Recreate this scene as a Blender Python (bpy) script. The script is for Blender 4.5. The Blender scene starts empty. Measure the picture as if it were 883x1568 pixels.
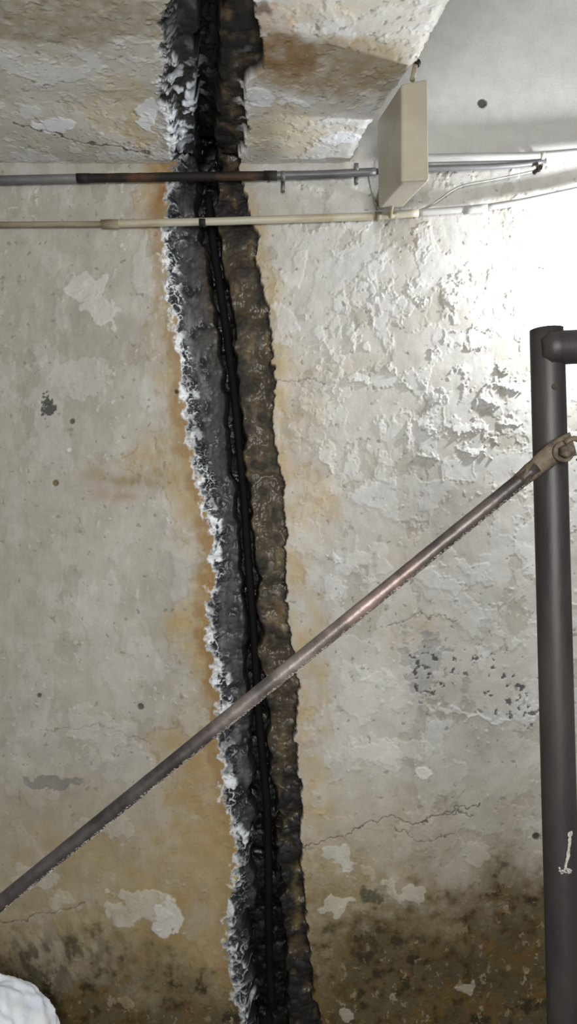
import bpy, bmesh, math, numpy as np
from mathutils import Vector, Matrix
K=1.1325; F=1184.0; CZ=1.6; D=2.0
sc=bpy.context.scene
try:
    sc.view_settings.view_transform='Standard'
    sc.view_settings.look='None'
except Exception as e: print(e)

# ---------------------------------------------------------------- helpers
def W(u,v,dep):
    """survey point (u,v) at a distance dep from the viewpoint -> world"""
    return Vector(((u*K-500)*dep/F, dep-D, CZ+(888-v*K)*dep/F))
def lin(c):
    c=np.asarray(c,dtype=np.float32)/255.0
    return np.where(c<=0.04045,c/12.92,((c+0.055)/1.055)**2.4).astype(np.float32)
def link(o,parent=None):
    sc.collection.objects.link(o)
    if parent: o.parent=parent
    return o
def pn(x,y,seed=0):
    xf=np.floor(x); yf=np.floor(y)
    xi=xf.astype(np.int64); yi=yf.astype(np.int64)
    fx=(x-xf).astype(np.float32); fy=(y-yf).astype(np.float32)
    def g(ix,iy,dx,dy):
        h=(ix*374761393+iy*668265263+seed*974711)&0xffffffff
        h=((h^(h>>13))*1274126177)&0xffffffff
        h=(h^(h>>16))&0xffff
        a=h.astype(np.float32)*(2*math.pi/65536)
        return np.cos(a)*dx+np.sin(a)*dy
    u=fx*fx*fx*(fx*(fx*6-15)+10); w=fy*fy*fy*(fy*(fy*6-15)+10)
    a=g(xi,yi,fx,fy); b=g(xi+1,yi,fx-1,fy); c=g(xi,yi+1,fx,fy-1); d=g(xi+1,yi+1,fx-1,fy-1)
    return 1.5*((a*(1-u)+b*u)*(1-w)+(c*(1-u)+d*u)*w)
def fbm(x,y,s,o=3,seed=0,p=0.5):
    t=0; a=1; n=0
    for i in range(o):
        t=t+a*pn(x*s+17.3*i,y*s-9.1*i,seed+i*7); n+=a; a*=p; s*=2.03
    return t/n*1.3
def sm(a,b,x):
    t=np.clip((x-a)/(b-a),0,1); return t*t*(3-2*t)
def blob(U,V,cu,cv,ru,rv): return np.exp(-(((U-cu)/ru)**2+((V-cv)/rv)**2))
def mix(c,col,m):
    return c*(1-m[...,None])+lin(col)*m[...,None]

# ---------------------------------------------------------------- crack outline (survey coordinates)
LE=[(-400,285),(-60,275),(0,262),(40,243),(90,250),(130,241),(180,252),(240,262),(285,258),(345,250),(400,250),(460,256),(480,263),(560,279),(640,284),(690,292),(720,300),(800,318),(880,325),(940,316),(1000,322),(1080,335),(1150,336),(1230,345),(1300,362),(1340,362),(1380,348),(1440,348),(1520,358),(1568,365),(1750,385)]
RE=[(-400,410),(-60,390),(0,388),(70,404),(110,400),(130,374),(200,380),(240,368),(285,372),(345,388),(355,396),(400,393),(480,412),(560,420),(640,418),(720,429),(780,437),(850,437),(930,440),(980,447),(1030,455),(1040,459),(1100,452),(1180,455),(1240,462),(1330,464),(1400,470),(1500,478),(1568,490),(1750,505)]
GC=[(-400,330),(0,320),(100,318),(240,316),(300,312),(440,334),(560,351),(680,361),(800,373),(900,380),(1000,386),(1100,393),(1200,401),(1300,406),(1400,406),(1568,414),(1750,425)]
GW=[(-400,24),(0,26),(60,17),(240,17),(300,13),(600,10),(1000,11),(1200,15),(1300,22),(1568,27),(1750,27)]
def ip(t,v): return np.interp(v,[a for a,b in t],[b for a,b in t])

def crack(X,Y,U,V):
    j=fbm(X,Y,12,2,5)*8+fbm(X,Y,38,3,9)*10
    jr=fbm(X,Y,14,2,25)*4+fbm(X,Y,38,3,29)*5
    dl=U-(ip(LE,V)+j)          # >0 inside
    dr=(ip(RE,V)+jr)-U
    gc=ip(GC,V)+fbm(X,Y,9,2,31)*5; gw=ip(GW,V)*(1+0.7*fbm(X,Y,14,3,33))
    dg=np.abs(U-gc)-gw
    return dl,dr,dg,U-gc

def paint_crack(X,Y,U,V,col,h,rough,flk):
    dl,dr,dg,sg=crack(X,Y,U,V)
    inside=sm(-0.8,0.8,dl)*sm(-0.8,0.8,dr)
    n1=fbm(X,Y,18,4,41,0.45); n2=fbm(X,Y,60,3,43); n3=fbm(X,Y*0.3,22,4,47)
    left=sm(4,-4,sg+n2*6)
    ci=np.zeros_like(col)+lin((68,68,69))
    ci=mix(ci,(116,117,117),sm(0.0,0.5,n3)*0.65)
    ci=mix(ci,(32,32,34),sm(0.05,0.5,-n1)*0.85)
    ci=mix(ci,(24,24,25),sm(0.3,0.6,n2)*0.4)
    cr=np.zeros_like(col)+lin((76,67,53))
    cr=mix(cr,(110,94,66),sm(0.1,0.5,n3)*0.75)
    cr=mix(cr,(40,36,32),sm(0.05,0.45,n1)*0.85)
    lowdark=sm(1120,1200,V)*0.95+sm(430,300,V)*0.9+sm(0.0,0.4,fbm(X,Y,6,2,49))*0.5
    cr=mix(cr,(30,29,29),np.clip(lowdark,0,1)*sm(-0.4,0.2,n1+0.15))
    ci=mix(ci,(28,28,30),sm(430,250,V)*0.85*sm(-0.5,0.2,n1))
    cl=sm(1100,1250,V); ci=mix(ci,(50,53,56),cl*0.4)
    ci=ci*left[...,None]+cr*(1-left[...,None])
    ci=mix(ci,(124,94,54),blob(U,V,322,390,10,60)*sm(-0.1,0.3,n1+n2)*0.85)
    ci=mix(ci,(104,82,52),blob(U,V,320,480,8,60)*sm(0.0,0.3,n2)*0.7)
    g=sm(4,-2,dg)
    ci=mix(ci,(6,6,7),g)
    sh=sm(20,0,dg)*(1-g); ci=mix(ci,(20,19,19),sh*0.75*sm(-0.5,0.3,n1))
    ci=mix(ci,(12,12,12),sm(7,1,dr)*0.9)
    hi=-0.016-0.016*sm(4,26,dl)*left-0.012*(1-left)+n1*0.010+n2*0.0014+n3*0.0035
    hi=hi-0.050*g
    # broken white lip on the left
    lipw=24+10*fbm(X,Y,12,2,51)
    wv=ip([(-400,0.3),(60,0.25),(100,1.1),(220,1.1),(250,0.4),(330,0.7),(400,1.0),(1100,1.0),(1350,0.85),(1480,0.75),(1600,0.7)],V)
    lip=sm(-3,1,dl)*sm(lipw,lipw-10,dl)
    fr=np.abs(fbm(X,Y*0.8,24,3,61)); fr2=fbm(X*1.0,Y*0.7,26,4,63,0.5); fr3=np.abs(fbm(X*0.8,Y*1.3,38,2,67))
    ww=np.clip(sm(0.06,0.02,fr)+sm(0.14,0.24,fr2)+0.6*sm(0.05,0.02,fr3),0,1)
    ww=ww*(0.40+0.60*sm(-0.4,0.05,fbm(X,Y,8,2,65)))
    ww=np.clip(ww+0.55*sm(7,1,dl),0,1)
    ci=mix(ci,(32,34,37),lip*0.75)
    ci=mix(ci,(218,223,226),np.clip(lip*ww*wv,0,1))
    hi=hi+lip*(0.006+0.009*ww+0.0015*n2)
    col=col*(1-inside[...,None])+ci*inside[...,None]
    h=h*(1-inside)+hi*inside
    wet=0.34+0.34*sm(-0.3,0.3,n1)
    rough=rough*(1-inside)+wet*inside
    rim=sm(-6,-1,dl)*sm(2,-1,dl)*sm(-0.1,0.12,fr2)*wv
    col=mix(col,(222,224,224),np.clip(rim,0,1)*0.8); h=h+rim*0.003
    rim=sm(-3,-1,dr)*sm(1,-1,dr)*sm(0.15,0.35,fr2)
    col=mix(col,(205,203,196),rim*0.4)
    return col,h,rough,dl,dr,inside

def make_grid(name,P,col,rough,mat,skirt=None):
    ny,nx,_=P.shape
    me=bpy.data.meshes.new(name)
    co=P.reshape(-1,3).astype(np.float32)
    i=np.arange(ny*nx).reshape(ny,nx)
    q=np.stack([i[:-1,:-1],i[:-1,1:],i[1:,1:],i[1:,:-1]],-1).reshape(-1,4)
    c4=np.concatenate([col.reshape(-1,3),rough.reshape(-1,1)],1).astype(np.float32)
    if skirt is not None:
        for idx,vec in skirt(i):
            n0=len(co); co=np.concatenate([co,vec(co[idx])]); c4=np.concatenate([c4,c4[idx]])
            k=np.arange(len(idx))+n0
            q=np.concatenate([q,np.stack([idx[:-1],idx[1:],k[1:],k[:-1]],-1)])
    me.vertices.add(len(co)); me.vertices.foreach_set('co',co.astype(np.float32).ravel())
    me.loops.add(len(q)*4); me.loops.foreach_set('vertex_index',q.astype(np.int32).ravel())
    me.polygons.add(len(q)); me.polygons.foreach_set('loop_start',np.arange(0,len(q)*4,4,dtype=np.int32))
    me.polygons.foreach_set('use_smooth',np.ones(len(q),dtype=bool))
    me.update(calc_edges=True)
    a=me.attributes.new('Col','FLOAT_COLOR','POINT'); a.data.foreach_set('color',c4.ravel())
    me.materials.append(mat)
    return bpy.data.objects.new(name,me)

# ---------------------------------------------------------------- materials
def nt(name):
    m=bpy.data.materials.new(name); m.use_nodes=True
    t=m.node_tree; b=t.nodes['Principled BSDF']; return m,t,b
def plaster_mat(name):
    m,t,b=nt(name); N=t.nodes; L=t.links
    at=N.new('ShaderNodeAttribute'); at.attribute_name='Col'
    tc=N.new('ShaderNodeTexCoord')
    n1=N.new('ShaderNodeTexNoise'); n1.inputs['Scale'].default_value=150; n1.inputs['Detail'].default_value=6
    n2=N.new('ShaderNodeTexNoise'); n2.inputs['Scale'].default_value=16; n2.inputs['Detail'].default_value=8; n2.inputs['Roughness'].default_value=0.65
    for n in (n1,n2): L.new(tc.outputs['Object'],n.inputs['Vector'])
    r=N.new('ShaderNodeMapRange'); r.inputs[1].default_value=0.3; r.inputs[2].default_value=0.7; r.inputs[3].default_value=0.89; r.inputs[4].default_value=1.08
    L.new(n2.outputs['Fac'],r.inputs[0])
    r2=N.new('ShaderNodeMapRange'); r2.inputs[1].default_value=0.3; r2.inputs[2].default_value=0.7; r2.inputs[3].default_value=0.95; r2.inputs[4].default_value=1.04
    L.new(n1.outputs['Fac'],r2.inputs[0])
    mu=N.new('ShaderNodeMath'); mu.operation='MULTIPLY'; L.new(r.outputs[0],mu.inputs[0]); L.new(r2.outputs[0],mu.inputs[1])
    vm=N.new('ShaderNodeVectorMath'); vm.operation='SCALE'; L.new(at.outputs['Color'],vm.inputs[0]); L.new(mu.outputs[0],vm.inputs['Scale'])
    L.new(vm.outputs[0],b.inputs['Base Color']); L.new(at.outputs['Alpha'],b.inputs['Roughness'])
    bp=N.new('ShaderNodeBump'); bp.inputs['Distance'].default_value=0.0007; bp.inputs['Strength'].default_value=0.5
    L.new(n1.outputs['Fac'],bp.inputs['Height']); L.new(bp.outputs[0],b.inputs['Normal'])
    b.inputs['Specular IOR Level'].default_value=0.35
    return m
def noisy(name,c1,c2,rough=0.6,metal=0.0,scale=12,bump=0.0005,bscale=90,lo=0.4,hi=0.6,stretch=None,spec=0.5,grad=None):
    m,t,b=nt(name); N=t.nodes; L=t.links
    tc=N.new('ShaderNodeTexCoord'); v=tc.outputs['Object']
    if stretch:
        mp=N.new('ShaderNodeMapping'); mp.inputs['Scale'].default_value=stretch; L.new(v,mp.inputs[0]); v=mp.outputs[0]
    n=N.new('ShaderNodeTexNoise'); n.inputs['Scale'].default_value=scale; n.inputs['Detail'].default_value=8; n.inputs['Roughness'].default_value=0.65
    L.new(v,n.inputs['Vector'])
    cr=N.new('ShaderNodeValToRGB'); e=cr.color_ramp.elements
    e[0].position=lo; e[1].position=hi
    e[0].color=(*lin(c1),1); e[1].color=(*lin(c2),1)
    L.new(n.outputs['Fac'],cr.inputs[0]); out=cr.outputs[0]
    if grad:
        sx=N.new('ShaderNodeSeparateXYZ'); L.new(tc.outputs['Object'],sx.inputs[0])
        ad=N.new('ShaderNodeMath'); ad.operation='MULTIPLY_ADD'; L.new(n.outputs['Fac'],ad.inputs[0]); ad.inputs[1].default_value=0.10; L.new(sx.outputs[0],ad.inputs[2])
        mr=N.new('ShaderNodeMapRange'); mr.inputs[1].default_value=grad[0]+0.05; mr.inputs[2].default_value=grad[1]+0.05; L.new(ad.outputs[0],mr.inputs[0])
        g=N.new('ShaderNodeValToRGB'); L.new(mr.outputs[0],g.inputs[0])
        st=grad[2]; ge=g.color_ramp.elements
        ge[0].position=st[0][0]; ge[0].color=(*st[0][1],1); ge[1].position=st[-1][0]; ge[1].color=(*st[-1][1],1)
        for p,c in st[1:-1]:
            x=ge.new(p); x.color=(*c,1)
        vm=N.new('ShaderNodeVectorMath'); vm.operation='MULTIPLY'; L.new(out,vm.inputs[0]); L.new(g.outputs[0],vm.inputs[1]); out=vm.outputs[0]
    L.new(out,b.inputs['Base Color'])
    n2=N.new('ShaderNodeTexNoise'); n2.inputs['Scale'].default_value=bscale; n2.inputs['Detail'].default_value=5
    L.new(v,n2.inputs['Vector'])
    bp=N.new('ShaderNodeBump'); bp.inputs['Distance'].default_value=bump; L.new(n2.outputs['Fac'],bp.inputs['Height']); L.new(bp.outputs[0],b.inputs['Normal'])
    b.inputs['Roughness'].default_value=rough; b.inputs['Metallic'].default_value=metal
    b.inputs['Specular IOR Level'].default_value=spec
    return m
M_pl=plaster_mat('old_plaster')
M_pole=noisy('painted_steel_dark',(34,32,33),(62,57,56),0.50,0.2,11,0.0008,60,lo=0.36,hi=0.66,stretch=(1,1,0.25),spec=0.4)
M_blob=noisy('cement_splash',(130,127,120),(180,176,170),0.9,0,40,0.002,60)
M_crumb=noisy('cement_crust',(92,88,84),(150,145,138),0.9,0,40,0.002,60)
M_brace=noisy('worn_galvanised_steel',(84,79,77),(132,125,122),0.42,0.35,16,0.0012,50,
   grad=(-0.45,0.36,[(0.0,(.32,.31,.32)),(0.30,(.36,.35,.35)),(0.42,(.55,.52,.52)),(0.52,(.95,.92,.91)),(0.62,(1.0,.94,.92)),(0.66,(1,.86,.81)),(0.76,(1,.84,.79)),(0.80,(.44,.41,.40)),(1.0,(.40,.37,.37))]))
M_rust=noisy('rusty_fitting',(46,38,30),(98,86,70),0.7,0.3,40,0.002,80)
M_cond=noisy('dull_steel_conduit',(84,84,86),(124,124,124),0.5,0.3,10,0.0004,60,stretch=(0.2,1,1))
M_condr=noisy('tarred_rusty_conduit',(22,18,16),(80,54,30),0.75,0.1,16,0.0012,60,lo=0.5,hi=0.66,stretch=(0.4,1,1))
M_pvc=noisy('dirty_white_pvc',(146,130,98),(176,171,153),0.5,0,9,0.0004,60,lo=0.34,hi=0.52,stretch=(0.3,1,1))
M_pvcw=noisy('white_pvc',(156,156,154),(178,178,176),0.4,0,9,0.0002,60,stretch=(0.3,1,1))
M_pvcb=noisy('grimy_brown_pvc',(100,86,64),(146,138,120),0.7,0,14,0.0006,60,stretch=(0.3,1,1))
M_box=noisy('aged_ivory_plastic',(158,151,134),(174,168,152),0.45,0,5,0.0002,120)
M_boxd=noisy('grubby_plastic_edge',(120,110,88),(160,150,128),0.6,0,20,0.0003,120)
M_black=noisy('black_rubber',(7,7,8),(15,15,16),0.8,0,30,0.0005,70,spec=0.2)
M_cable=noisy('grey_cable',(120,118,112),(150,148,142),0.5,0,30,0.0003,70)
M_screw=noisy('dark_screw',(24,20,18),(56,44,34),0.6,0.4,60,0.0006,90)
M_sack=noisy('white_woven_plastic',(225,234,246),(244,248,252),0.55,0,10,0.002,40)
M_conc=noisy('concrete_floor',(70,64,54),(110,104,92),0.9,0,5,0.003,40)
M_ceil=noisy('painted_slab',(150,149,145),(172,171,168),0.85,0,4,0.001,60)

# ---------------------------------------------------------------- wall_back
def axis(a,b,va,vb,fine,coarse):
    l=np.arange(a,va,coarse); m=np.arange(va,vb,fine); r=np.arange(vb,b+coarse*.5,coarse)
    return np.concatenate([l,m,r])
xs=axis(-1.4,1.9,-0.9,0.93,0.0022,0.012)
zs=axis(0.0,3.3,0.06,3.12,0.0022,0.012)
X,Z=np.meshgrid(xs,zs)
U=(X*F/D+500)/K; V=(888-(Z-CZ)*F/D)/K
big=fbm(X,Z,2.2,4,101); med=fbm(X,Z,7,4,103); fin=fbm(X,Z,28,4,107); vf=fbm(X,Z,90,2,109)
right=sm(360,460,U)
upper=sm(236,228,V)*right
soft=1-upper
col=np.zeros(X.shape+(3,),np.float32)+lin((172,168,159))
col=col*(1-right[...,None])+lin((187,185,180))*right[...,None]
col=mix(col,(146,142,132),sm(0.0,0.7,big)*0.45)
col=mix(col,(195,194,190),sm(0.05,0.7,-big)*0.4)
col=mix(col,(156,150,136),sm(0.0,0.6,med)*0.32*soft)
rough=np.full(X.shape,0.8,np.float32)
h=med*0.0022+big*0.004+fin*0.0003
a=0.9; xr=X*math.cos(a)+Z*math.sin(a); zr=-X*math.sin(a)+Z*math.cos(a)
st=fbm(xr*0.25,zr,30,3,111); h=h+st*0.0006*soft
st=fbm(X,Z*0.35,24,3,113); h=h+st*0.0007*soft; col=mix(col,(194,193,189),sm(0.15,0.5,st)*0.25*soft)
wx=X+0.010*fin; wz=Z+0.010*vf
def coat(s,seed,th,dens,o=5,sx=1.0,sz=1.0,w=0.02):
    n=fbm(wx*sx,wz*sz,s,o,seed)+dens
    return sm(th,th+w,n),sm(th-0.03,th,n)*sm(th+0.10,th+0.02,n)
flk=blob(U,V,640,520,200,190)+0.8*blob(U,V,740,640,90,90)+0.5*blob(U,V,470,620,60,200)+0.35*blob(U,V,600,1150,220,120)
flk=np.clip(flk,0,1.2)*soft*right
m1,e1=coat(4.0,121,0.12,0.0,5,1.2,0.8,0.08)
col=mix(col,(194,195,194),m1*0.28*soft); h=h+m1*0.0010*soft
m2,e2=coat(7,131,0.32,0.08*right,5,1,0.8,0.05)
col=mix(col,(148,141,125),m2*0.40*soft); h=h-m2*0.0010*soft
m3,e3=coat(6.0,137,0.28,0.08*right,5,1,0.7,0.03)
col=mix(col,(204,204,202),m3*0.42*soft*(0.4+0.6*right)); h=h+m3*0.0012*soft*right
cur=sm(0.0,0.3,fbm(X,Z,12,2,133))
h=h+(e2*0.0010+e1*0.0004+e3*0.0015)*cur*soft*(0.25+flk)
clus=sm(0.0,0.35,fbm(X,Z,5,2,139)+0.12*flk)
fl=fbm(wx,wz,24,3,141)
fm=sm(0.34,0.39,fl+0.12*(flk-0.8))*flk*clus
h=h+fm*0.0028+fm*fin*0.003
col=mix(col,(208,209,208),fm*0.45)
fl2=fbm(wx,wz*0.8,11,4,143)
fm2=sm(0.30,0.33,fl2+0.15*(flk-0.9))*np.clip(flk,0,1)
h=h+fm2*(0.0015+0.0045*sm(0.42,0.32,fl2)*cur); col=mix(col,(204,205,204),fm2*0.4)
for (cu,cv,ru,rv) in [(705,655,34,11),(748,672,18,10),(775,588,22,8),(745,612,14,7),(722,690,26,8),(690,460,14,18),(550,580,20,10),(650,645,16,10),(500,700,12,26),(510,850,8,16),(600,560,10,8),(780,650,20,9),(540,520,8,26),(655,692,22,7),(830,410,14,8),(620,650,8,10),(765,560,10,8)]:
    k=blob(U+fin*16+vf*5,V+vf*7+med*22+fin*8,cu,cv,ru,rv); k=sm(0.45,0.54,k)
    up=np.clip((V-cv)/rv+0.4,0,1.2)
    h=h+k*(0.002+0.0050*up); col=mix(col,(206,207,206),k*0.4)
dt=fbm(X,Z,44,2,151); dm=sm(0.52,0.56,dt)*sm(0.0,0.4,med)*soft
h=h+dm*0.0018; col=mix(col,(204,203,198),dm*0.4)
dk=sm(0.58,0.62,fbm(X,Z,40,3,155))*soft; col=mix(col,(110,105,96),dk*0.5); h=h-dk*0.001

# ---- water stains
dLs=ip(LE,V)-U; dRs=U-ip(RE,V)
st1=fbm(X,Z,6,4,161); st2=fbm(X,Z,16,4,163)
wl=ip([(240,44),(330,34),(430,18),(520,45),(640,36),(700,80),(800,52),(900,42),(1100,60),(1200,95),(1300,155),(1450,195),(1600,215)],V)
ml=sm(wl*1.5,wl*0.25,dLs+st1*wl*1.2+st2*12)*(dLs>-20)
kk=ip([(240,0.9),(420,0.45),(520,0.6),(700,0.85),(1150,0.9),(1300,0.95),(1600,0.9)],V)
col=mix(col,(166,144,98),np.clip(ml*kk*0.90*(0.8+st2*0.6),0,1))
core=sm(26,4,dLs+st2*24)*(dLs>-20)*kk
col=mix(col,(142,110,60),np.clip(core*0.88,0,1))
ring=sm(0.12,0.0,np.abs(ml-0.35))*(ml>0.02)*sm(-0.2,0.3,st2); col=mix(col,(136,110,66),ring*0.45)
wr=ip([(240,10),(560,34),(700,46),(900,50),(1050,34),(1250,55),(1400,110),(1600,140)],V)
mr=sm(wr*1.4,wr*0.1,dRs+st1*wr*1.4+st2*14)*(dRs>-20)
col=mix(col,(176,155,112),np.clip(mr*0.70*(0.7+st2*0.9),0,1))
ring=sm(0.12,0.0,np.abs(mr-0.35))*(mr>0.02)*sm(-0.1,0.3,st2); col=mix(col,(152,126,82),ring*0.35)
for (cu,cv,ru,rv,c,s) in [(235,290,16,36,(142,106,58),0.95),(200,735,60,14,(136,120,86),0.8),(185,765,34,12,(146,116,80),0.55),(165,745,30,30,(150,134,110),0.3),
        (250,1430,100,80,(138,110,60),0.8),(300,1230,50,110,(154,128,80),0.7),(90,1290,120,90,(154,139,106),0.5),(40,1420,80,60,(118,102,66),0.7),(150,1330,120,50,(146,127,88),0.65),
        (540,1350,60,60,(146,124,78),0.6),(490,780,30,60,(180,156,112),0.65),(470,620,30,80,(174,159,126),0.5),(690,1430,60,30,(146,110,62),0.7),(640,960,60,30,(180,164,132),0.5),(630,850,40,60,(184,173,148),0.4),
        (120,480,40,300,(148,144,134),0.35),(30,900,70,300,(142,139,130),0.4),(540,560,50,20,(174,158,128),0.4),(620,1240,160,60,(168,158,134),0.4)]:
    k=np.clip(blob(U+st1*30,V+st1*30,cu,cv,ru,rv)*(0.85+st2*0.7),0,1)
    col=mix(col,c,k*s)
def patch(cu,cv,ru,rv,c,s,dh=0.0015,w=26):
    global col,h
    k=sm(0.40,0.50,blob(U+st1*w+st2*w*0.9+fin*8,V+st2*w+med*w*0.6+fin*5,cu,cv,ru,rv))
    col=mix(col,c,k*s); h=h+k*dh
# ---- lower wall, damp growth
bn=fbm(X,Z,5,5,171,0.6); bn2=fbm(X,Z,22,4,173,0.6)
lim=ip([(-400,1510),(0,1490),(120,1480),(300,1500),(345,1520),(480,1470),(560,1430),(640,1420),(750,1370),(883,1330),(1300,1320)],U)
b1=sm(-90,70,V-lim+bn*80+bn2*30)
hz=sm(1080,1450,V)
col=mix(col,(160,147,112),hz*0.55*np.clip(0.9+bn*0.5,0,1))
hz2=sm(1230,1420,V+bn*80)*right
col=mix(col,(126,110,74),hz2*0.8*np.clip(0.8+bn2*0.6,0,1))
col=mix(col,(80,68,42),np.clip(b1*(0.92+bn2*0.35),0,1))
col=mix(col,(112,88,48),sm(0.0,0.35,fbm(X,Z,9,3,177))*b1*0.6)
col=mix(col,(38,36,27),sm(0.2,0.6,bn2+0.5*bn)*b1*0.75)
col=mix(col,(54,58,42),sm(0.05,0.4,-bn2)*b1*0.45)
wp=sm(0.42,0.45,fbm(wx,wz,15,5,175,0.6))*b1; col=mix(col,(150,138,112),wp*0.7); h=h+wp*0.002
wp=sm(0.48,0.52,fbm(wx,wz,40,3,179))*b1; col=mix(col,(150,138,112),wp*0.6)
rough=rough-0.25*b1
patch(130,440,40,26,(200,200,197),0.6); patch(150,475,34,22,(198,198,194),0.6); patch(110,580,60,34,(188,187,183),0.4)
patch(85,1198,46,9,(124,122,117),0.75,-0.001,14); patch(205,1390,60,24,(188,183,170),0.75); patch(258,1412,26,34,(202,200,193),0.9,0.002,18); patch(95,1390,20,20,(180,173,155),0.55)
patch(160,1270,60,20,(178,174,164),0.5); patch(300,1100,30,22,(188,184,174),0.5);patch(150,1120,60,30,(188,187,183),0.4);patch(60,1340,40,16,(184,180,168),0.5)
patch(525,1390,28,12,(192,187,172),0.8); patch(622,1368,24,14,(186,181,166),0.8); patch(600,1150,70,26,(202,201,196),0.45)
patch(560,860,50,30,(202,202,199),0.45); patch(700,880,60,30,(204,204,201),0.4); patch(525,1310,22,30,(198,197,191),0.6); patch(560,1060,60,40,(200,200,196),0.4)
patch(430,500,20,40,(204,205,206),0.5); patch(620,760,90,36,(202,203,202),0.4); patch(650,1185,14,10,(216,216,212),0.8,0.003,10);patch(720,1310,30,16,(188,183,168),0.5);patch(712,1505,14,10,(182,176,158),0.7,0.002,14);patch(535,1560,12,10,(176,172,156),0.7,0.002,14);patch(570,1345,10,10,(176,170,152),0.6,0.002,14);patch(190,1533,12,8,(146,134,106),0.6,0.002,12)
sk=fbm(X*1.0+Z*0.5,Z*0.35-X*0.3,34,4,181)
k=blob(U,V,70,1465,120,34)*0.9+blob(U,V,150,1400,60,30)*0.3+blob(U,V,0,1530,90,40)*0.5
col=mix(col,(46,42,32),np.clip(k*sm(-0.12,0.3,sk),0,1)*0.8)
k=blob(U+fin*22,V+fin*22,570,1372,22,16); col=mix(col,(64,68,50),sm(0.3,0.8,k+bn2*0.6)*0.8)
k=blob(U,V,560,1430,60,30); col=mix(col,(66,58,38),np.clip(k*(0.7+bn2),0,1)*0.6)
# ---- pitted areas
pit=fbm(X,Z,36,4,191,0.6)
pm=np.clip(blob(U,V,780,1070,55,32)+blob(U,V,655,1030,30,46)+0.6*blob(U,V,720,1010,60,24)+0.7*blob(U,V,618,925,10,14)+0.5*blob(U,V,800,1090,30,30),0,1)
ge=sm(0.40,0.50,blob(U+fin*30+med*24+vf*5,V+fin*26,650,1022,28,56)); col=mix(col,(148,148,147),ge*0.6); h=h-ge*0.0014
pp=sm(0.30,0.40,pit+0.30*(pm-0.7)+0.2*med)*sm(0.15,0.4,pm)
col=mix(col,(66,68,72),pp*0.85); h=h-pp*0.004
ll=V-(1090+(U-690)*0.18+fin*16)
rim=sm(-7,-1,ll)*sm(5,1,ll)*sm(640,660,U)*sm(800,760,U)
h=h+rim*0.003; col=mix(col,(210,210,208),rim*0.6)
k=sm(0.35,0.6,blob(U+fin*14,V+vf*10,72,622,12,14)+pit*0.6); k=k*(blob(U,V,72,622,22,22)>0.25)
col=mix(col,(48,46,44),k*0.85); h=h-k*0.005
for (cu,cv,r,c) in [(737,158,7,(40,38,36)),(105,690,3,(205,205,200)),(270,600,3,(60,56,50)),(60,1065,3,(80,78,74)),(215,1082,4,(80,78,74)),(110,645,3,(80,78,74)),(85,740,4,(110,90,50)),(820,1280,5,(50,46,40))]:
    k=sm(r+1.5,r-1,np.hypot(U-cu,V-cv)+fin*2); col=mix(col,c,k*0.9); h=h-k*0.008*(1 if c[0]<120 else -0.3)
def hair(pts,wd=1.0,s=0.8):
    global col,h
    us=[p[0] for p in pts]; vs=[p[1] for p in pts]
    vv=np.interp(U,us,vs)+fin*9+vf*2
    m=(U>us[0])*(U<us[-1])
    k=sm(wd+0.8,wd*0.3,np.abs(V-vv))*m
    col=mix(col,(60,54,46),k*s); h=h-k*0.0015
hair([(452,1300),(520,1280),(590,1252),(640,1262),(690,1240),(735,1232)],0.9,0.8)
hair([(600,1265),(650,1290),(700,1275)],0.6,0.6); hair([(590,962),(640,940),(700,950)],0.5,0.5)
hair([(670,1250),(700,1244),(725,1250)],1.5,0.6); hair([(400,585),(470,580),(500,588)],0.6,0.5)
hair([(0,1415),(90,1395),(130,1380)],1.0,0.6); hair([(60,1120),(150,1110),(230,1135)],0.5,0.4)
h=h*(1-0.8*upper)
col=mix(col,(186,186,183),upper*0.8*(np.hypot(U-737,V-158)>10))
col,h,rough,dl,dr,ins=paint_crack(X,Z,U,V,col,h,rough,flk)
P=np.stack([X,-h,Z],-1)
wall=make_grid('wall_back',P,col,rough,M_pl); link(wall)

# ---------------------------------------------------------------- ceiling beam with dense soffit
HB=1.022; ZB=CZ+HB
ys=np.concatenate([np.arange(0,0.75,0.0022),np.arange(0.75,1.601,0.012)])
ex=np.interp(ys,[0,.172,.289,.427,.449,.637,1.6],[.179,.207,.238,.278,.292,.323,.54])
nx=600; t=np.linspace(0,1,nx); t=t**0.85
T,Yg=np.meshgrid(t,ys)
E=ex[:,None]+0.006*fbm(Yg*1.0,Yg*0+3,30,3,203)
X=-1.4+(E+1.4)*T; Yd=Yg
dep=D-Yd; U=(X*F/dep+500)/K; V=(888-HB*F/dep)/K
big=fbm(X,Yd,2.5,4,211); med=fbm(X,Yd,8,4,213); fin=fbm(X,Yd,28,4,217); vf=fbm(X,Yd,90,2,219)
col=np.zeros(X.shape+(3,),np.float32)+lin((200,199,194))
col=mix(col,(176,171,158),sm(0,0.5,big)*0.5)
rough=np.full(X.shape,0.8,np.float32)
h=med*0.0014+fin*0.0006
wx=X+0.012*fin; wy=Yd+0.012*vf
n=fbm(wx,wy,8,4,221); m=sm(0.12,0.15,n); h=h+m*0.0012; col=mix(col,(216,218,222),m*0.5)
e=sm(0.07,0.12,n)*sm(0.24,0.14,n)*sm(0,0.3,fbm(X,Yd,16,2,223)); h=h+e*0.0014
n=fbm(wx,wy,9,4,225); m=sm(0.26,0.30,n); h=h-m*0.001; col=mix(col,(184,177,158),m*0.4)
n=fbm(X,Yd,36,3,226); m=sm(0.42,0.46,n); h=h+m*0.001
dk=sm(0.50,0.56,fbm(X,Yd,42,3,227)); col=mix(col,(110,104,94),dk*0.5); h=h-dk*0.0012
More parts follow.
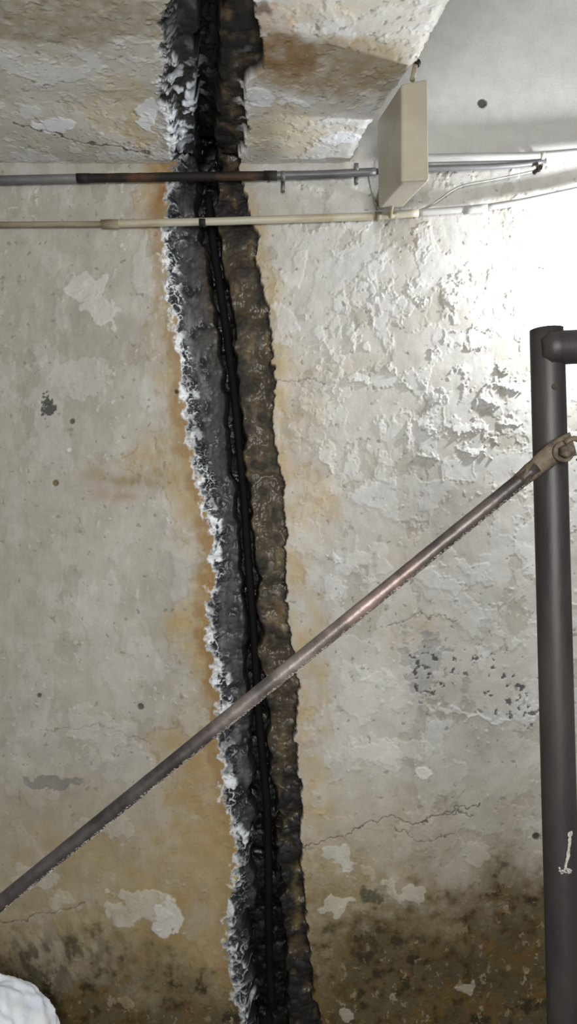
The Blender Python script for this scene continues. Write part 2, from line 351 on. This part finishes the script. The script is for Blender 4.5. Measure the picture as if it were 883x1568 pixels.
def st(cu,cv,ru,rv,c,s):
    global col
    k=np.clip(sm(0.25,0.5,blob(U+med*26+fin*8,V+med*20+fin*6,cu,cv,ru,rv))*(0.85+fin*0.5),0,1); col=mix(col,c,k*s)
st(500,100,125,50,(152,134,102),0.8); st(440,84,40,36,(134,106,66),0.8); st(420,30,30,26,(166,136,86),0.55); st(180,160,50,50,(196,184,150),0.55)  # soffit stains; the first, widest one also paints in the junction box's shadow
st(215,200,26,30,(180,160,114),0.55); st(430,200,60,40,(198,186,152),0.55); st(90,25,200,42,(150,140,116),0.85); st(400,12,14,14,(80,66,50),0.7)  # more stains; the wide band at far left is shadow put into the colour
st(490,15,60,16,(200,192,168),0.5)
def pt(cu,cv,ru,rv):
    global col,h
    k=sm(0.42,0.48,blob(U+med*16+fin*9,V+med*12+fin*6,cu,cv,ru,rv)); col=mix(col,(222,226,232),k*0.85); h=h+k*0.0015
pt(225,172,16,30); pt(400,152,26,14); pt(520,212,34,14); pt(450,160,24,6); pt(80,190,40,12)
us=[20,60,110,160,235]; vs=[188,200,214,224,236]
k=sm(2.0,0.5,np.abs(V-(np.interp(U,us,vs)+fin*8)))*(U>20)*(U<235); col=mix(col,(60,56,50),k*0.8); h=h-k*0.002
col,h,rough,dl,dr,ins=paint_crack(X,-Yd,U,V,col,h,rough,0)
w1=fbm(X,Yd,26,4,231)
k=blob(U,V,276,168,24,50)*sm(0.04,0.14,w1); k=np.clip(k*1.3,0,1)
col=mix(col,(214,222,232),k); h=h+k*0.006
k=blob(U,V,376,170,12,50)*sm(0.10,0.2,w1); col=mix(col,(210,212,214),np.clip(k*1.2,0,1))
edge=sm(0.985,1.0,T); h=h-edge*0.004*(1+fin)
P=np.stack([X,-Yd,ZB-h],-1)
def skirt(i):
    up=lambda c: c*np.array([1,1,0])+np.array([0,0,2.76])
    return [(i[:,-1],up),(i[-1,:],up)]
beam=make_grid('ceiling_beam',P,col,rough,M_pl,skirt); link(beam)
bm=bmesh.new()
pts=[(-1.4,0),(.182,0),(.236,-.289),(.29,-.449),(.321,-.637),(.537,-1.598),(-1.4,-1.598)]
lo=[bm.verts.new((x,y,2.745)) for x,y in pts]; hi=[bm.verts.new((x,y,3.32)) for x,y in pts]
bm.faces.new(lo); bm.faces.new(hi[::-1])
for i in range(len(pts)):
    j=(i+1)%len(pts); bm.faces.new([lo[i],hi[i],hi[j],lo[j]])
bmesh.ops.recalc_face_normals(bm,faces=bm.faces)
me=bpy.data.meshes.new('beam_core'); bm.to_mesh(me); bm.free(); me.materials.append(M_ceil)
link(bpy.data.objects.new('beam_core',me),beam)

def box(name,a,b,mat,parent=None,bev=0):
    bm=bmesh.new(); bmesh.ops.create_cube(bm,size=1)
    for v in bm.verts: v.co=Vector([(a[k]+b[k])/2+v.co[k]*(b[k]-a[k]) for k in range(3)])
    if bev: bmesh.ops.bevel(bm,geom=bm.edges,offset=bev,segments=3,profile=0.5,affect='EDGES')
    me=bpy.data.meshes.new(name); bm.to_mesh(me); bm.free(); me.materials.append(mat)
    return link(bpy.data.objects.new(name,me),parent)
box('floor',(-1.4,-3.4,-0.1),(1.9,0.1,0.0),M_conc)
box('ceiling',(-1.4,-3.4,3.3),(1.9,0.1,3.4),M_ceil)

# ---------------------------------------------------------------- tubes
def tube(name,pts,r,mat,parent=None,seg=20,wall=0.0,disp=0.0,seed=1,step=0.02,flat=None):
    pts=[Vector(p) for p in pts]
    out=[]
    for a,b in zip(pts[:-1],pts[1:]):
        n=max(1,int((b-a).length/step))
        for i in range(n): out.append(a.lerp(b,i/n))
    out.append(pts[-1]); 
    for _ in range(2 if len(pts)>2 else 0):
        out=[out[0]]+[(out[i-1]+out[i]*2+out[i+1])/4 for i in range(1,len(out)-1)]+[out[-1]]
    bm=bmesh.new(); rings=[]
    up=Vector((0,0,1)); t0=(out[-1]-out[0]).normalized()
    if abs(t0.z)>0.9: up=Vector((0,1,0))
    rf=r if callable(r) else (lambda s:r)
    N=len(out); rr=np.random.RandomState(seed)
    for i,p in enumerate(out):
        t=(out[min(i+1,N-1)]-out[max(i-1,0)]).normalized()
        s=t.cross(up).normalized(); w=s.cross(t).normalized(); ring=[]
        for k in range(seg):
            a=2*math.pi*k/seg
            q=rf(i/(N-1))*(1+disp*(rr.rand()-0.5))
            fx,fw=(1,1)
            if flat: fx,fw=flat(i/(N-1))
            ring.append(bm.verts.new(p+s*math.cos(a)*q*fx+w*math.sin(a)*q*fw))
        rings.append(ring)
    for A,B in zip(rings[:-1],rings[1:]):
        for k in range(seg):
            bm.faces.new([A[k],A[(k+1)%seg],B[(k+1)%seg],B[k]]).smooth=True
    if wall>0:
        for R,c,n in ((rings[0],out[0],out[1]),(rings[-1],out[-1],out[-2])):
            ri=rf(0)-wall; d=(n-c).normalized()
            inn=[bm.verts.new(c+(v.co-c)*(ri/rf(0))) for v in R]
            dp=[bm.verts.new(v.co+d*0.12) for v in inn]
            for k in range(seg):
                bm.faces.new([R[k],R[(k+1)%seg],inn[(k+1)%seg],inn[k]])
                bm.faces.new([inn[k],inn[(k+1)%seg],dp[(k+1)%seg],dp[k]])
            bm.faces.new(dp)
    else:
        bm.faces.new(rings[0]); bm.faces.new(rings[-1])
    bmesh.ops.recalc_face_normals(bm,faces=bm.faces)
    me=bpy.data.meshes.new(name); bm.to_mesh(me); bm.free(); me.materials.append(mat)
    return link(bpy.data.objects.new(name,me),parent)
def empty(name,loc=(0,0,0)):
    e=bpy.data.objects.new(name,None); e.empty_display_size=0.1; link(e); return e
def cyl(name,c,d,r,l,mat,parent,seg=20,bev=0.0):
    d=Vector(d).normalized(); c=Vector(c)
    bm=bmesh.new(); bmesh.ops.create_cone(bm,cap_ends=True,segments=seg,radius1=r,radius2=r,depth=l)
    if bev: bmesh.ops.bevel(bm,geom=[e for e in bm.edges if abs(e.verts[0].co.z-e.verts[1].co.z)<1e-6],offset=bev,segments=2,affect='EDGES')
    bm.transform(Matrix.Translation(c)@d.to_track_quat('Z','Y').to_matrix().to_4x4())
    for f in bm.faces: f.smooth=len(f.verts)==4
    me=bpy.data.meshes.new(name); bm.to_mesh(me); bm.free(); me.materials.append(mat)
    return link(bpy.data.objects.new(name,me),parent)

# scaffold
sf=empty('scaffold_frame')
top=W(837,505,1.0); bot=W(864,1568,1.0); dirv=(bot-top); foot=top+dirv*(top.z/(top.z-bot.z)); foot.z=0.006
tube('post_right',[top,foot],0.0243,M_pole,sf,40,0.004,0.004,3,0.03)
box('base_plate_right',(foot.x-.07,foot.y-.07,0),(foot.x+.07,foot.y+.07,.008),M_pole,sf,0.002)
a=W(840,533,0.985)
tube('top_rail',[a+Vector((-0.012,0,-0.001)),a,a+Vector((0.02,0,0.001)),Vector((1.25,-1.0,a.z+0.03))],lambda s:0.0243*(0.55 if s==0 else 1),M_pole,sf,40,0,0.004,4,0.01)
tube('post_far_right',[(1.25,-1,1.90),(1.25,-1,0.006)],0.0243,M_pole,sf,32,0.004,0,5,0.05)
tube('post_left',[(-0.86,-1,1.87),(-0.86,-1,0.006)],0.0243,M_pole,sf,32,0.004,0,6,0.05)
p=W(849,592,0.9755); cyl('pin_hole',p,(0,1,0),0.0045,0.003,M_screw,sf)
bm=bmesh.new(); rs=np.random.RandomState(5)
for k in range(110):
    if k<80:
        s=rs.rand(); zz=1265+50*s; an=-math.pi/2+(0.24-0.34*s**1.5)+0.03*rs.randn()*(1.4-s)
    else:
        zz=1319+rs.randn()*2.0+5*rs.rand(); an=-math.pi/2+(-0.45+0.70*rs.rand())
    q=W(862,zz,1.0); c=Vector((top.x+(foot.x-top.x)*((top.z-q.z)/(top.z-foot.z)),-1,q.z))
    bmesh.ops.create_icosphere(bm,subdivisions=2,radius=0.0010+0.0009*rs.rand(),matrix=Matrix.Translation(c+Vector((math.cos(an),math.sin(an),0))*0.0241)@Matrix.Diagonal((1,0.5,2.2 if k<80 else 0.8,1)))
me=bpy.data.meshes.new('plaster_splash'); bm.to_mesh(me); bm.free(); me.materials.append(M_blob); link(bpy.data.objects.new('plaster_splash',me),sf)

# diagonal brace
br=empty('scaffold_cross_brace'); 
e1=W(862,692,0.955); s1=W(820,716,0.965); l0=W(0,1383,0.985); dd=(l0-s1).normalized()
lend=l0+dd*((l0.x+0.85)/abs(dd.x)); lend.y=-1.035
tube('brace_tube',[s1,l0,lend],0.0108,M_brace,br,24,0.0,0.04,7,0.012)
tube('flattened_end',[s1-dd*-0.03,s1-dd*0.0,s1-dd*0.045,e1-dd*0.018],0.0112,M_rust,br,20,0,0.10,8,0.008,flat=lambda s:(1-0.55*s,1+0.55*s))
cyl('pivot_bolt',e1+Vector((0,-0.008,0)),(0,1,0),0.0095,0.022,M_rust,br,6,0.001)
cyl('bolt_washer',e1+Vector((0,0.0,0)),(0,1,0),0.015,0.006,M_rust,br,24,0.001)
tube('gravity_lock_hook',[e1+Vector((0.0,-.005,0.012)),e1+Vector((0.012,-.008,0.020)),e1+Vector((0.024,-.008,0.012)),e1+Vector((0.026,-.008,-0.006)),e1+Vector((0.018,-.006,-0.014))],0.004,M_rust,br,12,0,0.1,9,0.004)
def along(f): return s1.lerp(l0,f)
bm=bmesh.new(); rs=np.random.RandomState(9)
pe=Vector((dd.z,0,-dd.x)).normalized()
if pe.z>0: pe=-pe
for k in range(1800):
    f=rs.rand(); 
    if 0.28<f<0.36 and rs.rand()<0.7: continue
    an=rs.rand()*0.9
    c=along(f)+(pe*math.cos(an)+Vector((0,-1,0))*math.sin(an))*0.0103
    bmesh.ops.create_icosphere(bm,subdivisions=1,radius=0.0005+0.0008*rs.rand(),matrix=Matrix.Translation(c)@Matrix.Diagonal((1+1.5*rs.rand(),1,1,1)))
me=bpy.data.meshes.new('cement_crust'); bm.to_mesh(me); bm.free(); me.materials.append(M_crumb); link(bpy.data.objects.new('cement_crust',me),br)

# ---------------------------------------------------------------- conduits
d1=1.972
cd=empty('electrical_conduit')
tube('conduit_left',[W(-160,278,d1),W(0,276,d1),W(128,273,d1)],0.0125,M_cond,cd)
tube('conduit_tarred',[W(126,273,d1),W(260,271,d1),W(412,269,d1)],0.0122,M_condr,cd,disp=0.10)
tube('conduit_middle',[W(410,269,d1),W(500,267,d1),W(575,263,d1)],0.0112,M_cond,cd)
tube('coupling',[W(404,269,d1),W(424,269,d1)],0.0135,M_condr,cd)
tube('coupling_b',[W(118,273,d1),W(136,273,d1)],0.0135,M_condr,cd)
tube('conduit_right',[W(574,263,d1),W(660,258,d1),W(740,256,d1),W(800,252,d1),W(835,246,d1)],0.0085,M_cond,cd)
for u,v in ((433,284),(545,272)):
    cyl('saddle_strap',W(u,v-14,1.972),(1,0,0),0.0145,0.012,M_cond,cd)
    cyl('strap_tail',W(u,v+2,1.985),(0,0.15,1),0.006,0.03,M_cond,cd,12)
tube('pvc_run',[W(640,243,d1),W(740,241,d1),W(820,240,d1),W(883,234,d1),W(1100,222,d1)],0.0125,M_pvcw,cd)
tube('pvc_run_back',[W(655,252,1.98),W(760,250,1.98),W(812,243,1.98)],0.008,M_pvcw,cd)
cyl('pvc_clip',W(829,240,d1),(1,-0.0,0.1),0.0145,0.010,M_pvc,cd)
pa,pb=W(826,262,1.995),W(833,240,1.970); box('clip_foot',(pa.x,pb.y,pa.z),(pb.x,pa.y,pb.z),M_pvc,cd)
cyl('clip_screw',W(825,258,1.966),(0,1,0),0.008,0.012,M_screw,cd,12)
cyl('clip_nut',W(819,263,1.972),(0,1,0),0.006,0.010,M_screw,cd,12)
lp=empty('lower_pvc_conduit'); d2=1.975
tube('pvc_grimy',[W(-160,348,d2),W(0,344,d2),W(165,343,d2)],0.0080,M_pvcb,lp)
tube('pvc_main',[W(160,343,d2),W(340,339,d2),W(578,331,d2),W(640,326,d2)],0.0110,M_pvc,lp)
tube('pvc_collar',[W(155,343,d2),W(182,343,d2)],0.0122,M_pvcb,lp,disp=0.15)
tube('pvc_upper',[W(638,326,d2),W(715,320,d2),W(742,318,d2)],0.0095,M_pvcw,lp)
tube('pvc_socket',[W(710,322,d2),W(745,318,d2)],0.0114,M_pvcw,lp)
tube('pvc_end',[W(742,318,d2),W(800,309,d2),W(883,291,d2),W(1100,245,d2)],0.0092,M_pvcw,lp)
for k,(u,v) in enumerate(((578,331),(310,341))):
    tube('clip',[W(u-5,v,d2),W(u+5,v,d2)],0.0125,M_boxd if k==0 else M_condr,lp)
tube('telephone_cable',[W(612,328,1.978),W(650,322,1.978),W(676,303,1.975),W(700,284,1.972),W(740,278,1.975),W(790,268,1.978),W(826,260,1.975)],0.0028,M_cable,lp)
tube('thin_wall_wire',[W(577,322,1.985),W(568,290,1.985),W(562,262,1.985)],0.0028,M_cable,lp)

# ---------------------------------------------------------------- junction box hung under the beam corner
jb=empty('junction_box')
db,df=1.78,1.58
bl_t=W(577,185,db); bl_b=W(579,319,db); fl_t=W(614,128,df); fl_b=W(614,279,df); fr_t=W(655,120,df); fr_b=W(657,277,df)
wv=(fr_b-fl_b); 
def hexa(name,c,mat,bev,parent):
    bm=bmesh.new(); v=[bm.verts.new(p) for p in c]
    for f in ((0,1,2,3),(7,6,5,4),(0,4,5,1),(1,5,6,2),(2,6,7,3),(3,7,4,0)): bm.faces.new([v[i] for i in f])
    bmesh.ops.recalc_face_normals(bm,faces=bm.faces)
    bmesh.ops.bevel(bm,geom=bm.edges,offset=bev,segments=4,profile=0.5,affect='EDGES')
    me=bpy.data.meshes.new(name); bm.to_mesh(me); bm.free(); me.materials.append(mat)
    return link(bpy.data.objects.new(name,me),parent)
bk=[bl_b,bl_t,bl_t+wv,bl_b+wv]; fr=[fl_b,fl_t,fr_t,fr_b]
hexa('housing',bk+[b.lerp(f,0.92) for b,f in zip(bk,fr)],M_box,0.006,jb)
hexa('lid',[b.lerp(f,0.86) for b,f in zip(bk,fr)]+fr,M_box,0.0066,jb)
cyl('top_stud',W(634,108,1.60),(0.2,0,1),0.006,0.05,M_boxd,jb,12,0.001)
cyl('top_screw',W(638,97,1.60),(0.2,0,1),0.009,0.012,M_screw,jb,6,0.001)
mid=(bk[0]+bk[2])/2
tube('wall_bracket',[mid+Vector((0,-0.01,0)),Vector((mid.x,0.005,mid.z))],0.012,M_boxd,jb)
tube('cable_entry',[bk[0].lerp(bk[3],0.5)+Vector((0,-.02,0.006)),bk[0].lerp(bk[3],0.5)+Vector((0,0.02,-0.015)),W(606,329,1.97)],0.006,M_boxd,jb)

# ---------------------------------------------------------------- rubber strip in the joint (part of the wall joint)
rs=np.random.RandomState(4)
tube('joint_rubber_seal',[Vector((W(u+2+rs.randn()*1.2,v,2.0).x,0.062+0.003*rs.randn(),W(u,v,2.0).z)) for v in range(285,1580,80) for u in [float(ip(GC,v))]],0.012,M_black,wall,16,0,0.03,21,0.03)

# ---------------------------------------------------------------- white sack in the corner
bm=bmesh.new(); bmesh.ops.create_icosphere(bm,subdivisions=6,radius=1)
co=np.array([v.co[:] for v in bm.verts]); th=np.arctan2(co[:,1],co[:,0]); 
n=fbm(th*1.2,co[:,2],1.6,4,301); r2=fbm(co[:,0]*1.5+co[:,1],co[:,2]*1.5-co[:,1],1.3,2,303)
rid=np.abs(r2); tip=fbm(co[:,0]*1.0,co[:,2]*1.0,7,2,305)
for i,v in enumerate(bm.verts):
    x,y,z=co[i]; px=math.copysign(abs(x)**0.75,x); py=math.copysign(abs(y)**0.75,y); pz=math.copysign(abs(z)**0.65,z)
    k=1+0.04*n[i]-0.07*rid[i]+0.02*tip[i]
    v.co=Vector((-0.82+0.235*px*k,-0.27+0.16*py*k,max(0.0,0.190+0.210*pz*k-0.035*px)))
me=bpy.data.meshes.new('white_plastic_sack'); 
for f in bm.faces: f.smooth=True
bm.to_mesh(me); bm.free(); me.materials.append(M_sack); link(bpy.data.objects.new('white_plastic_sack',me))

# ---------------------------------------------------------------- lights
def light(name,kind,loc,e,col,size=0.1,target=None):
    l=bpy.data.lights.new(name,kind); l.energy=e; l.color=col
    if kind=='AREA': l.shape='DISK'; l.size=size
    else: l.shadow_soft_size=size
    o=bpy.data.objects.new(name,l); o.location=loc; link(o)
    if target is not None: o.rotation_euler=(Vector(target)-Vector(loc)).to_track_quat('-Z','Y').to_euler()
    return o
light('work_lamp','POINT',(0.97,-0.15,2.27),37,(0.95,0.97,1.0),0.03)
light('fill_light','AREA',(0.15,-2.7,1.75),46,(1.0,0.985,0.955),0.7,(-0.1,0,1.9))  # added fill light behind the camera, not a fixture of the room
w=bpy.data.worlds.new('World'); sc.world=w; w.use_nodes=True
w.node_tree.nodes['Background'].inputs[0].default_value=(0.92,0.9,0.87,1); w.node_tree.nodes['Background'].inputs[1].default_value=0.30
cam=bpy.data.cameras.new('cam'); cam.sensor_fit='VERTICAL'; cam.sensor_height=36; cam.lens=24.0; cam.clip_start=0.02
co=bpy.data.objects.new('camera',cam); co.location=(0,-D,CZ); co.rotation_euler=(math.radians(90),0,0); link(co); sc.camera=co
